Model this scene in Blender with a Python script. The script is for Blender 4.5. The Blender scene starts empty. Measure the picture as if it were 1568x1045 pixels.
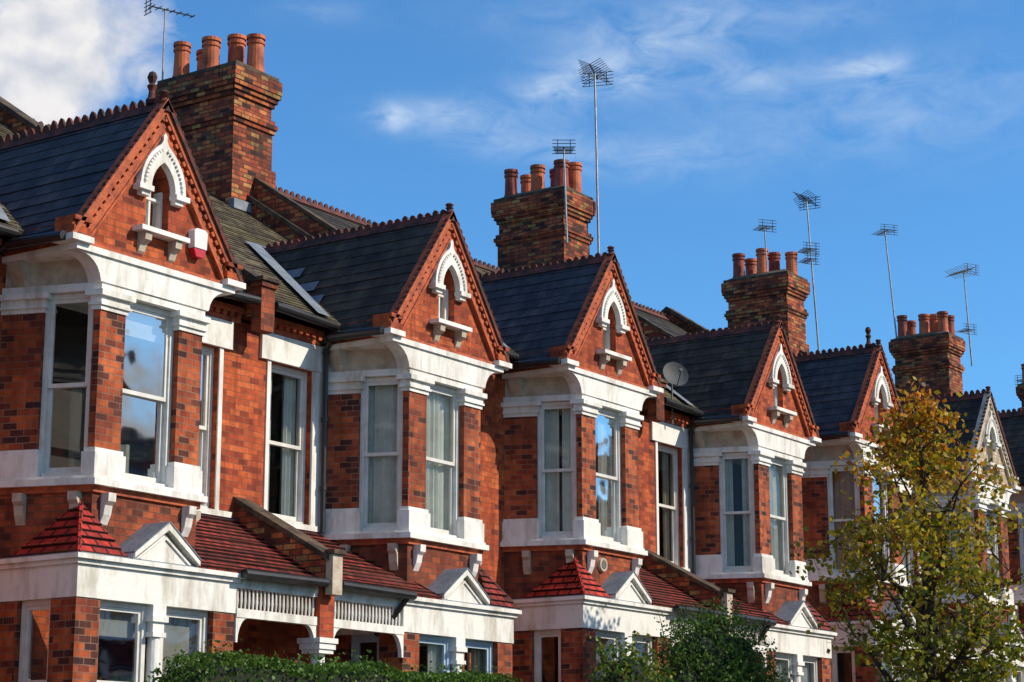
import bpy, math, random
from mathutils import Vector
R = random.Random(7)

# ------------------------------------------------------------------ materials
def new_mat(name):
    m = bpy.data.materials.new(name); m.use_nodes = True
    nt = m.node_tree; b = nt.nodes["Principled BSDF"]
    return m, nt, b
def N(nt, t, **kw):
    n = nt.nodes.new(t)
    for k, v in kw.items(): setattr(n, k, v)
    return n
def rgba(c): return (c[0], c[1], c[2], 1.0)
def ramp(nt, stops):
    r = nt.nodes.new("ShaderNodeValToRGB"); cr = r.color_ramp
    while len(cr.elements) < len(stops): cr.elements.new(0.5)
    for e, (p, c) in zip(cr.elements, stops):
        e.position = p; e.color = rgba(c)
    return r
def mixc(nt, a, b, fac, mode='MIX'):
    n = nt.nodes.new("ShaderNodeMix"); n.data_type = 'RGBA'; n.blend_type = mode
    def put(sock, v):
        if isinstance(v, (tuple, list)): sock.default_value = rgba(v)
        elif isinstance(v, (int, float)): sock.default_value = v
        else: nt.links.new(v, sock)
    put(n.inputs[0], fac); put(n.inputs[6], a); put(n.inputs[7], b)
    return n.outputs[2]
def pos(nt): return nt.nodes.new("ShaderNodeNewGeometry").outputs["Position"]
def noise(nt, scale, detail=4, vec=None, stretch=None, rough=0.55):
    v = vec or pos(nt)
    if stretch:
        mp = nt.nodes.new("ShaderNodeMapping"); mp.inputs["Scale"].default_value = stretch
        nt.links.new(v, mp.inputs["Vector"]); v = mp.outputs["Vector"]
    n = nt.nodes.new("ShaderNodeTexNoise"); n.inputs["Scale"].default_value = scale
    n.inputs["Detail"].default_value = detail; n.inputs["Roughness"].default_value = rough
    nt.links.new(v, n.inputs["Vector"]); return n.outputs["Fac"]

def unit_mat(name, stops, mortar, bw, rh, ms, dirtc, dirt=(0.45, 0.7), rough=0.85, bump=0.6, dirt2=None, d2=(.52, .66), finescale=9, msmooth=0.2, dscale=0.9):
    m, nt, b = new_mat(name)
    uv = nt.nodes.new("ShaderNodeUVMap"); uv.uv_map = "UVMap"
    br = nt.nodes.new("ShaderNodeTexBrick")
    nt.links.new(uv.outputs[0], br.inputs["Vector"])
    br.inputs["Color1"].default_value = (0, 0, 0, 1); br.inputs["Color2"].default_value = (1, 1, 1, 1)
    br.inputs["Mortar"].default_value = (0.5, 0.5, 0.5, 1)
    br.inputs["Scale"].default_value = 1.0; br.inputs["Mortar Size"].default_value = ms
    br.inputs["Mortar Smooth"].default_value = msmooth; br.inputs["Bias"].default_value = 0
    br.inputs["Brick Width"].default_value = bw; br.inputs["Row Height"].default_value = rh
    rp = ramp(nt, stops); nt.links.new(br.outputs["Color"], rp.inputs[0])
    col = rp.outputs[0]
    nf = noise(nt, finescale, 5)
    rf = ramp(nt, [(0.3, (0.66, 0.64, 0.62)), (0.7, (1.2, 1.2, 1.2))]); nt.links.new(nf, rf.inputs[0])
    col = mixc(nt, col, rf.outputs[0], 1.0, 'MULTIPLY')
    if mortar:
        mm = mixc(nt, mortar, tuple(c * .45 for c in mortar), noise(nt, 5, 4))
        col = mixc(nt, col, mm, br.outputs["Fac"])
    nd = noise(nt, dscale, 6, rough=0.62)
    rd = ramp(nt, [(dirt[0], (0, 0, 0)), (dirt[1], (.85, .85, .85))]); nt.links.new(nd, rd.inputs[0])
    col = mixc(nt, col, dirtc, rd.outputs[0])
    if dirt2:
        nd = noise(nt, 3.1, 6, rough=0.7)
        rd = ramp(nt, [(d2[0], (0, 0, 0)), (d2[1], (1, 1, 1))]); nt.links.new(nd, rd.inputs[0])
        col = mixc(nt, col, dirt2, rd.outputs[0])
    ns = noise(nt, 2.2, 5, stretch=(2.2, 2.2, .35), rough=.6)
    rs = ramp(nt, [(.38, (.64, .61, .60)), (.6, (1.06, 1.06, 1.06))]); nt.links.new(ns, rs.inputs[0])
    col = mixc(nt, col, rs.outputs[0], 1.0, 'MULTIPLY')
    nt.links.new(col, b.inputs["Base Color"])
    b.inputs["Roughness"].default_value = rough
    b.inputs["Specular IOR Level"].default_value = .3
    inv = N(nt, "ShaderNodeMath", operation='SUBTRACT'); inv.inputs[0].default_value = 1
    nt.links.new(br.outputs["Fac"], inv.inputs[1])
    ad = N(nt, "ShaderNodeMath", operation='MULTIPLY_ADD'); ad.inputs[1].default_value = 0.7
    nt.links.new(noise(nt, 40, 3), ad.inputs[0]); nt.links.new(inv.outputs[0], ad.inputs[2])
    bp = nt.nodes.new("ShaderNodeBump"); bp.inputs["Strength"].default_value = bump; bp.inputs["Distance"].default_value = 0.012
    nt.links.new(ad.outputs[0], bp.inputs["Height"]); nt.links.new(bp.outputs[0], b.inputs["Normal"])
    return m

def plain_mat(name, c1, c2, scale=3, rough=0.6, lo=0.35, hi=0.7, bump=0.0, stretch=None, metallic=0, spec=None):
    m, nt, b = new_mat(name)
    nf = noise(nt, scale, 6, stretch=stretch, rough=0.65)
    rp = ramp(nt, [(lo, c1), (hi, c2)]); nt.links.new(nf, rp.inputs[0])
    nt.links.new(rp.outputs[0], b.inputs["Base Color"])
    b.inputs["Roughness"].default_value = rough; b.inputs["Metallic"].default_value = metallic
    if spec is not None: b.inputs["Specular IOR Level"].default_value = spec
    if bump:
        bp = nt.nodes.new("ShaderNodeBump"); bp.inputs["Strength"].default_value = bump; bp.inputs["Distance"].default_value = 0.02
        nt.links.new(noise(nt, scale * 6, 4), bp.inputs["Height"]); nt.links.new(bp.outputs[0], b.inputs["Normal"])
    return m

M = {}
M['brick'] = unit_mat("red_brick", [(0, (.17, .035, .022)), (.12, (.30, .05, .022)), (.3, (.44, .078, .026)), (.65, (.53, .105, .032)), (.88, (.60, .145, .045)), (1, (.30, .05, .024))],
                      (.32, .13, .075), .17, .075, .005, (.27, .05, .026), (.48, .74))
M['brickmix'] = unit_mat("mixed_brick", [(0, (.055, .022, .022)), (.15, (.11, .035, .026)), (.32, (.30, .056, .025)), (.55, (.44, .088, .03)), (.85, (.55, .135, .042)), (1, (.20, .045, .026))],
                      (.36, .21, .14), .17, .075, .006, (.18, .045, .026), (.48, .72))
M['brickdull'] = unit_mat("dull_red_brick", [(0, (.10, .032, .022)), (.4, (.28, .055, .026)), (1, (.42, .095, .034))],
                      (.20, .11, .07), .17, .075, .006, (.11, .038, .024), (.42, .7))  # duller, darker red brick for bay bases, party walls and parapet ends
M['brickdark'] = unit_mat("sooty_stock_brick", [(0, (.04, .02, .018)), (.18, (.14, .035, .022)), (.38, (.38, .070, .03)), (.66, (.50, .115, .04)), (.82, (.54, .19, .062)), (.92, (.44, .26, .09)), (1, (.10, .045, .03))],
                      (.12, .07, .05), .2, .075, .009, (.07, .026, .018), (.50, .70))
M['brickcream'] = unit_mat("painted_cream_brick", [(0, (.60, .50, .36)), (1, (.68, .58, .44))],
                      (.50, .42, .31), .17, .075, .005, (.45, .36, .26), (.5, .8))
M['slateblue'] = unit_mat("blue_slate", [(0, (.030, .028, .034)), (.5, (.046, .044, .052)), (1, (.066, .063, .073))],
                      (.012, .012, .014), .26, .2, .004, (.070, .066, .070), (.46, .74), rough=.55, bump=.3, dirt2=(.085, .08, .07), d2=(.60, .8))
M['slatebrown'] = unit_mat("old_slate", [(0, (.028, .023, .018)), (.5, (.044, .037, .030)), (1, (.064, .055, .044))],
                      (.010, .009, .008), .26, .2, .004, (.080, .064, .042), (.44, .72), rough=.7, bump=.3, dirt2=(.085, .08, .035), d2=(.57, .72))
M['slatemoss'] = unit_mat("mossy_tile", [(0, (.07, .058, .04)), (.5, (.13, .108, .07)), (1, (.19, .155, .10))],
                      (.022, .018, .013), .2, .13, .008, (.13, .115, .045), (.45, .7), rough=.9, bump=.8, dirt2=(.20, .17, .11))
M['tile'] = unit_mat("red_clay_tile", [(0, (.10, .022, .020)), (.3, (.29, .032, .024)), (.8, (.42, .046, .030)), (1, (.17, .03, .026))],
                      (.025, .01, .008), .17, .11, .014, (.13, .034, .026), (.46, .70), rough=.8, bump=1.0, dirt2=(.10, .065, .035), d2=(.58, .72))
M['tilenew'] = unit_mat("bright_red_tile", [(0, (.46, .035, .020)), (1, (.62, .05, .026))],
                      (.08, .012, .01), .2, .11, .016, (.34, .035, .024), (.55, .8), rough=.7, bump=1.0)
M['tilemid'] = unit_mat("crimson_tile", [(0, (.36, .030, .022)), (1, (.56, .042, .028))],
                      (.06, .012, .01), .2, .11, .016, (.28, .035, .026), (.5, .75), rough=.7, bump=1.0)
M['white'] = plain_mat("white_masonry_paint", (.50, .47, .41), (.78, .77, .74), 2.4, .65, .33, .52, stretch=(1.8, 1.8, .45), bump=.3)
M['frame'] = plain_mat("window_frame_paint", (.60, .58, .53), (.78, .77, .74), 5, .4)
M['frameblue'] = plain_mat("pale_blue_window_paint", (.38, .50, .62), (.46, .58, .70), 5, .4)
M['cream'] = plain_mat("cream_stone", (.38, .30, .22), (.62, .55, .45), 5, .75, bump=.3)
M['terra'] = plain_mat("terracotta_moulding", (.22, .045, .022), (.52, .115, .038), 7, .8, .35, .6, bump=.5)
M['ridge'] = plain_mat("ridge_tile", (.03, .018, .015), (.17, .038, .026), 5, .85, .40, .62)
M['pot'] = plain_mat("chimney_pot_clay", (.20, .04, .018), (.56, .13, .045), 2.5, .7, .36, .56)
M['potdark'] = plain_mat("old_pot_clay", (.12, .025, .018), (.34, .055, .032), 3, .7, .38, .62)
M['black'] = plain_mat("black_gutter_paint", (.012, .012, .013), (.028, .028, .03), 5, .35)
M['greyp'] = plain_mat("grey_pipe", (.10, .09, .08), (.18, .16, .14), 5, .5)
M['dishgrey'] = plain_mat("grey_dish_mesh", (.05, .055, .06), (.075, .08, .09), 5, .7)
M['lead'] = plain_mat("lead_flashing", (.13, .16, .20), (.24, .28, .33), 4, .6, bump=.3)
M['moss'] = plain_mat("mossy_coping", (.03, .022, .016), (.13, .085, .05), 5, .9, .4, .65, bump=.6)
M['mortarcap'] = plain_mat("chimney_crown_mortar", (.06, .055, .035), (.16, .13, .08), 6, .95, bump=.6)
M['dark'] = plain_mat("dark_interior", (.016, .016, .017), (.035, .033, .032), 2, .9)  # near-black colour stands in for the shade inside rooms and chimney pots
M['net'] = plain_mat("net_curtain", (.62, .63, .59), (.80, .80, .76), 6, .9)
M['drape'] = plain_mat("curtain_fabric", (.40, .34, .26), (.52, .45, .34), 6, .9)
M['orangecurtain'] = plain_mat("orange_curtain", (.50, .20, .05), (.62, .27, .07), 6, .9)
M['metal'] = plain_mat("antenna_metal", (.20, .20, .21), (.40, .40, .41), 8, .45, metallic=.5)
M['darkmetal'] = plain_mat("weathered_antenna_metal", (.03, .03, .035), (.07, .07, .075), 8, .5, metallic=.3)
M['doorgreen'] = plain_mat("green_door_paint", (.02, .06, .04), (.03, .08, .05), 4, .35)
M['doorred'] = plain_mat("red_door_paint", (.18, .02, .02), (.25, .03, .025), 4, .35)
M['doorblue'] = plain_mat("blue_door_paint", (.02, .04, .12), (.03, .05, .15), 4, .35)
M['alarmred'] = plain_mat("red_plastic", (.5, .02, .03), (.55, .03, .04), 4, .3)
M['alarmwhite'] = plain_mat("white_plastic", (.72, .72, .72), (.78, .78, .78), 4, .3)
M['skylight'] = plain_mat("glass_slate", (.09, .10, .13), (.16, .17, .21), 4, .25)
M['asphalt'] = plain_mat("asphalt", (.035, .035, .036), (.065, .064, .062), 12, .9, bump=.5)
M['paving'] = unit_mat("paving_slab", [(0, (.22, .21, .19)), (1, (.30, .28, .26))], (.10, .09, .08), .6, .45, .01, (.18, .17, .15), (.5, .8))
M['kerb'] = plain_mat("granite_kerb", (.22, .21, .20), (.34, .33, .31), 9, .8)
M['marking'] = plain_mat("road_paint", (.55, .55, .53), (.75, .75, .72), 9, .8)
M['grass'] = plain_mat("grass", (.03, .05, .015), (.07, .10, .03), 2, .95, bump=.6)
M['bark'] = plain_mat("tree_bark", (.025, .018, .012), (.07, .05, .035), 8, .95, bump=.8)
def leafmat(name, c1, c2, tl=.4):
    m, nt, b = new_mat(name)
    nf = noise(nt, 14, 2); rp = ramp(nt, [(.35, c1), (.65, c2)]); nt.links.new(nf, rp.inputs[0])
    nt.links.new(rp.outputs[0], b.inputs["Base Color"]); b.inputs["Roughness"].default_value = .5
    b.inputs["Specular IOR Level"].default_value = .3
    tr = nt.nodes.new("ShaderNodeBsdfTranslucent"); nt.links.new(rp.outputs[0], tr.inputs[0])
    mx = nt.nodes.new("ShaderNodeMixShader"); mx.inputs[0].default_value = tl
    nt.links.new(b.outputs[0], mx.inputs[1]); nt.links.new(tr.outputs[0], mx.inputs[2])
    nt.links.new(mx.outputs[0], nt.nodes["Material Output"].inputs[0]); return m
M['leaf_or'] = leafmat("orange_leaf", (.50, .17, .012), (.70, .30, .015))
M['leaf_ye'] = leafmat("yellow_leaf", (.36, .27, .02), (.54, .40, .025))
M['leaf_gr'] = leafmat("olive_leaf", (.11, .15, .014), (.24, .26, .02))
M['leaf_br'] = leafmat("brown_leaf", (.10, .045, .015), (.20, .09, .02))
M['leaf_dk'] = leafmat("dark_green_leaf", (.025, .065, .012), (.05, .12, .02))
M['leaf_md'] = leafmat("mid_green_leaf", (.07, .16, .02), (.12, .22, .03))
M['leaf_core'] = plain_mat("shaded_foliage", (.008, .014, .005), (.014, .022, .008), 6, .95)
m, nt, b = new_mat("window_glass"); nt.nodes.remove(b)
gl = nt.nodes.new("ShaderNodeBsdfGlossy"); gl.inputs["Roughness"].default_value = .025; gl.inputs["Color"].default_value = (.74, .76, .76, 1)
bp = nt.nodes.new("ShaderNodeBump"); bp.inputs["Strength"].default_value = .04; bp.inputs["Distance"].default_value = .05
nt.links.new(noise(nt, 2.2, 1), bp.inputs["Height"]); nt.links.new(bp.outputs[0], gl.inputs["Normal"])
tp = nt.nodes.new("ShaderNodeBsdfTransparent"); tp.inputs[0].default_value = (.93, .96, .94, 1)
fr = nt.nodes.new("ShaderNodeFresnel"); fr.inputs[0].default_value = 1.5
ma = N(nt, "ShaderNodeMath", operation='MULTIPLY_ADD', use_clamp=True); ma.inputs[1].default_value = .75; ma.inputs[2].default_value = .01
nt.links.new(fr.outputs[0], ma.inputs[0])
mx = nt.nodes.new("ShaderNodeMixShader"); nt.links.new(ma.outputs[0], mx.inputs[0])
nt.links.new(tp.outputs[0], mx.inputs[1]); nt.links.new(gl.outputs[0], mx.inputs[2])
nt.links.new(mx.outputs[0], nt.nodes["Material Output"].inputs[0]); M['glass'] = m

# ------------------------------------------------------------------ mesh builder
class MB:
    def __init__(s, T=None):
        s.v = []; s.f = []; s.mi = []; s.uv = []; s.mats = []; s.T = T or (lambda p: p)
    def face(s, pts, m, uv=None):
        if m not in s.mats: s.mats.append(m)
        i = len(s.v); s.v += [s.T(p) for p in pts]
        s.f.append(tuple(range(i, i + len(pts)))); s.mi.append(s.mats.index(m)); s.uv.append(uv)
    def prism(s, A, B, m, caps=True):
        n = len(A)
        for i in range(n):
            j = (i + 1) % n; s.face([A[i], A[j], B[j], B[i]], m)
        if caps: s.face(list(A), m); s.face(list(B)[::-1], m)
    def box(s, m, x0, x1, y0, y1, z0, z1):
        s.prism([(x0, y0, z0), (x1, y0, z0), (x1, y1, z0), (x0, y1, z0)], [(x0, y0, z1), (x1, y0, z1), (x1, y1, z1), (x0, y1, z1)], m)
    def xy(s, m, pts, z0, z1): s.prism([(p[0], p[1], z0) for p in pts], [(p[0], p[1], z1) for p in pts], m)
    def xz(s, m, pts, y0, y1): s.prism([(p[0], y0, p[1]) for p in pts], [(p[0], y1, p[1]) for p in pts], m)
    def yz(s, m, pts, x0, x1): s.prism([(x0, p[0], p[1]) for p in pts], [(x1, p[0], p[1]) for p in pts], m)
    def cyl(s, m, p0, p1, r0, r1=None, n=10, caps=True):
        if r1 is None: r1 = r0
        a = Vector(p0); b = Vector(p1); d = (b - a)
        if d.length < 1e-6: return
        d.normalize(); q = Vector((0, 0, 1)) if abs(d.z) < .9 else Vector((1, 0, 0))
        u = d.cross(q).normalized(); w = d.cross(u)
        A = []; B = []
        for i in range(n):
            t = 2 * math.pi * i / n; o = u * math.cos(t) + w * math.sin(t)
            A.append(tuple(a + o * r0)); B.append(tuple(b + o * r1))
        s.prism(A, B, m, caps)
    def fbox(s, m, F, t0, t1, n0, n1, z0, z1):
        o, t, n = F
        def P(a, b): return (o[0] + t[0] * a + n[0] * b, o[1] + t[1] * a + n[1] * b)
        s.xy(m, [P(t0, n0), P(t1, n0), P(t1, n1), P(t0, n1)], z0, z1)
    def fprof(s, m, F, prof, t0, t1):
        o, t, n = F
        def P(a, b, z): return (o[0] + t[0] * a + n[0] * b, o[1] + t[1] * a + n[1] * b, z)
        s.prism([P(t0, b, z) for b, z in prof], [P(t1, b, z) for b, z in prof], m)
    def tiled(s, m, e0, e1, t1, t0, course, th, under=True):
        e0, e1, t0, t1 = map(Vector, (e0, e1, t0, t1))
        d = (e1 - e0).normalized(); mid = ((t0 + t1) - (e0 + e1)) / 2
        nn = d.cross(mid).normalized()
        if nn.z < 0: nn = -nn
        L = (mid - d * mid.dot(d)).length; n = max(1, round(L / course)); off = R.randint(0, 50)
        off2 = R.random() * 3
        for i in range(n):
            a = i / n; b_ = (i + 1) / n; th_ = th * R.uniform(.6, 1.4)
            p0 = e0.lerp(t0, a) + nn * th_; p1 = e1.lerp(t1, a) + nn * th_
            p2 = e1.lerp(t1, b_) + nn * .001; p3 = e0.lerp(t0, b_) + nn * .001
            k = (off + i) * course; e = course * .002
            u = lambda p: (p - e0).dot(d) + off2
            s.face([p0, p1, p2, p3], m, [(u(p0), k + e), (u(p1), k + e), (u(p2), k + course - e), (u(p3), k + course - e)])
            q0 = p0 - nn * th_; q1 = p1 - nn * th_
            s.face([q0, q1, p1, p0], m, [(u(p0), k + e), (u(p1), k + e), (u(p1), k + e * 2), (u(p0), k + e * 2)])
        if under:
            o = nn * -.04
            s.face([e0 + o, e1 + o, t1 + o, t0 + o], m)
            s.face([e0 + o, e1 + o, e1, e0], m)
            s.face([e0 + o, e0 + nn * th, t0 + nn * th, t0 + o], m); s.face([e1 + o, e1 + nn * th, t1 + nn * th, t1 + o], m)
    def build(s, name, parent=None, loc=(0, 0, 0), smooth=False):
        if not s.f: return None
        L = Vector(loc)
        me = bpy.data.meshes.new(name)
        me.from_pydata([tuple(Vector(p) - L) for p in s.v], [], s.f)
        for k in s.mats: me.materials.append(M[k])
        me.polygons.foreach_set("material_index", s.mi)
        uvl = me.uv_layers.new(name="UVMap")
        for p, cu in zip(me.polygons, s.uv):
            if cu:
                for li, c in zip(p.loop_indices, cu): uvl.data[li].uv = c
            else:
                n = p.normal
                if abs(n.z) > .97 or n.length < .5:
                    t = Vector((1, 0, 0)); b = Vector((0, 1, 0))
                else:
                    t = Vector((-n.y, n.x, 0)).normalized(); b = n.cross(t)
                    if b.z < 0: b = -b
                    if abs(t.x) > .3:
                        if t.x < 0: t = -t
                    elif t.y < 0: t = -t
                for li in p.loop_indices:
                    w = Vector(s.v[me.loops[li].vertex_index])
                    uvl.data[li].uv = (w.dot(t) + 50, w.dot(b) + 50)
        if smooth: me.polygons.foreach_set("use_smooth", [True] * len(me.polygons))
        o = bpy.data.objects.new(name, me); bpy.context.collection.objects.link(o)
        if parent: o.parent = parent
        else: o.location = L
        return o

def arch(w, s0, h, n=8):
    r = (w * w + h * h) / (2 * w); cx = w - r; f1 = math.asin(min(1, h / r))
    if r < h: f1 = math.pi / 2
    return [(cx + r * math.cos(f1 * i / n), s0 + r * math.sin(f1 * i / n)) for i in range(n + 1)]

SL = .034
YW = 17.0; YB = 15.9; YL = 15.62; G = 2.75; PW = 4.825; PER = 9.65; C0 = 18.83; STEP = .33
S1, S2 = .42, .93

def frame2(p0, p1, centre):
    t = (Vector(p1) - Vector(p0)); L = t.length; t.normalize()
    n = Vector((t.y, -t.x))
    mid = (Vector(p0) + Vector(p1)) / 2
    if n.dot(mid - Vector(centre)) < 0: n = -n
    return (Vector(p0), t, n), L

def sash(fr, gl, cu, F, t0, t1, z0, z1, rec=.10, curtain='net', fm='frame', openup=0):
    w = .055
    fr.fbox(fm, F, t0, t0 + w, -rec - .10, -rec + .02, z0, z1)
    fr.fbox(fm, F, t1 - w, t1, -rec - .10, -rec + .02, z0, z1)
    fr.fbox(fm, F, t0 + w, t1 - w, -rec - .10, -rec + .015, z1 - w, z1)
    fr.fbox(fm, F, t0 + w, t1 - w, -rec - .10, -rec + .05, z0, z0 + w * .8)
    a, b = t0 + w, t1 - w; zb = z0 + w * .8; zt = z1 - w; zm = zb + (zt - zb) * .5; q = .04
    for (zz0, zz1, n0, n1, botr, topr) in ((zm - .02 - openup, zt - openup, -rec - .035, -rec - .002, .045, .045), (zb, zm + .02, -rec - .075, -rec - .040, .07, .04)):
        fr.fbox(fm, F, a, a + q, n0, n1, zz0, zz1); fr.fbox(fm, F, b - q, b, n0, n1, zz0, zz1)
        fr.fbox(fm, F, a + q, b - q, n0, n1 - .001, zz0, zz0 + botr); fr.fbox(fm, F, a + q, b - q, n0, n1 - .001, zz1 - topr, zz1)
        tw = R.uniform(-.004, .004); nm = (n0 + n1) / 2; o, t, n = F
        def P(x, z, d=0): return (o[0] + t[0] * x + n[0] * (nm + d), o[1] + t[1] * x + n[1] * (nm + d), z)
        gl.face([P(a + q, zz0 + botr, tw), P(b - q, zz0 + botr, -tw), P(b - q, zz1 - topr, -tw), P(a + q, zz1 - topr, tw)], 'glass')
    o, t, n = F
    def strip(x0, x1, zz0, zz1, dep, m, waves, amp):
        k = max(2, int((x1 - x0) * waves * 6)); prev = None
        ph = R.random() * 6
        for i in range(k + 1):
            x = x0 + (x1 - x0) * i / k
            d = -rec - dep + amp * math.sin(ph + (x - x0) * waves * 6.28) + amp * .5 * math.sin(x * 71)
            p = (o[0] + t[0] * x + n[0] * d, o[1] + t[1] * x + n[1] * d)
            if prev: cu.face([(prev[0], prev[1], zz0), (p[0], p[1], zz0), (p[0], p[1], zz1), (prev[0], prev[1], zz1)], m)
            prev = p
    W = b - a
    if curtain == 'net':
        g = R.uniform(.40, .62); strip(a, a + W * (g - .05), zb, zt, .13, 'net', 9, .022); strip(a + W * (g + .05), b, zb, zt, .13, 'net', 9, .022)
    elif curtain == 'full': strip(a, b, zb, zt, .13, 'net', 9, .022)
    elif curtain == 'half': strip(a, b, zb, zm, .13, 'net', 8, .015)
    elif curtain == 'drapes':
        strip(a, a + W * .32, zb, zt, .13, 'net', 12, .025); strip(b - W * .36, b, zb, zt, .13, 'net', 12, .025)
    elif curtain == 'warm':
        strip(a, a + W * .32, zb, zt, .13, 'drape', 12, .025); strip(b - W * .30, b, zb, zt, .13, 'drape', 12, .025)
    elif curtain == 'orange': strip(a, b, zb, zt, .13, 'orangecurtain', 8, .02)
    elif curtain == 'blind': strip(a, b, zm + .35 * (zt - zm), zt, .11, 'net', 1, .002)
    elif curtain == 'blindtop':
        strip(a, b, zt - .30, zt, .11, 'net', 1, .002)
        strip(a + W * .45, b, zb, zb + .42, .22, 'net', 5, .03)
    elif curtain == 'blindfull': strip(a, b, zb + .1, zt, .11, 'net', 1, .002)

def wall_open(mb, m, x0, x1, z0, z1, y0, y1, ops):
    xs = sorted(set([x0, x1] + [v for o in ops for v in (o[0], o[1])]))
    for a, b in zip(xs, xs[1:]):
        segs = sorted((o[2], o[3]) for o in ops if o[0] <= a + 1e-6 and o[1] >= b - 1e-6)
        z = z0
        for (s0, s1) in segs:
            if s0 > z: mb.box(m, a, b, y0, y1, z, s0)
            z = s1
        if z < z1: mb.box(m, a, b, y0, y1, z, z1)

def crest_y(mb, x, z, y0, y1, sp=.13, h=.085):
    y = y0
    while y < y1:
        hh = h * R.uniform(.75, 1.1)
        if R.random() > .04:
            mb.yz('ridge', [(y - .045, z - .03), (y - .045, z + hh * .45), (y - .02, z + hh * .85), (y, z + hh), (y + .02, z + hh * .85), (y + .045, z + hh * .45), (y + .045, z - .03)], x - .018, x + .018)
        y += sp
def crest_x(mb, y, z, x0, x1, sp=.15, h=.07):
    x = x0
    while x < x1:
        mb.xz('ridge', [(x - .05, z - .03), (x - .04, z + h * .6), (x, z + h), (x + .04, z + h * .6), (x + .05, z - .03)], y - .018, y + .018); x += sp

def finial(mb, x, y, z, h):
    prof = [(0, .055), (.12, .07), (.2, .045), (.4, .035), (.55, .06), (.62, .03), (.7, .045), (.82, .06), (.95, .04), (1.0, .008)]
    for (a, r), (b, q) in zip(prof, prof[1:]): mb.cyl('ridge', (x, y, z + a * h), (x, y, z + b * h), r, q, 10)

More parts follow.
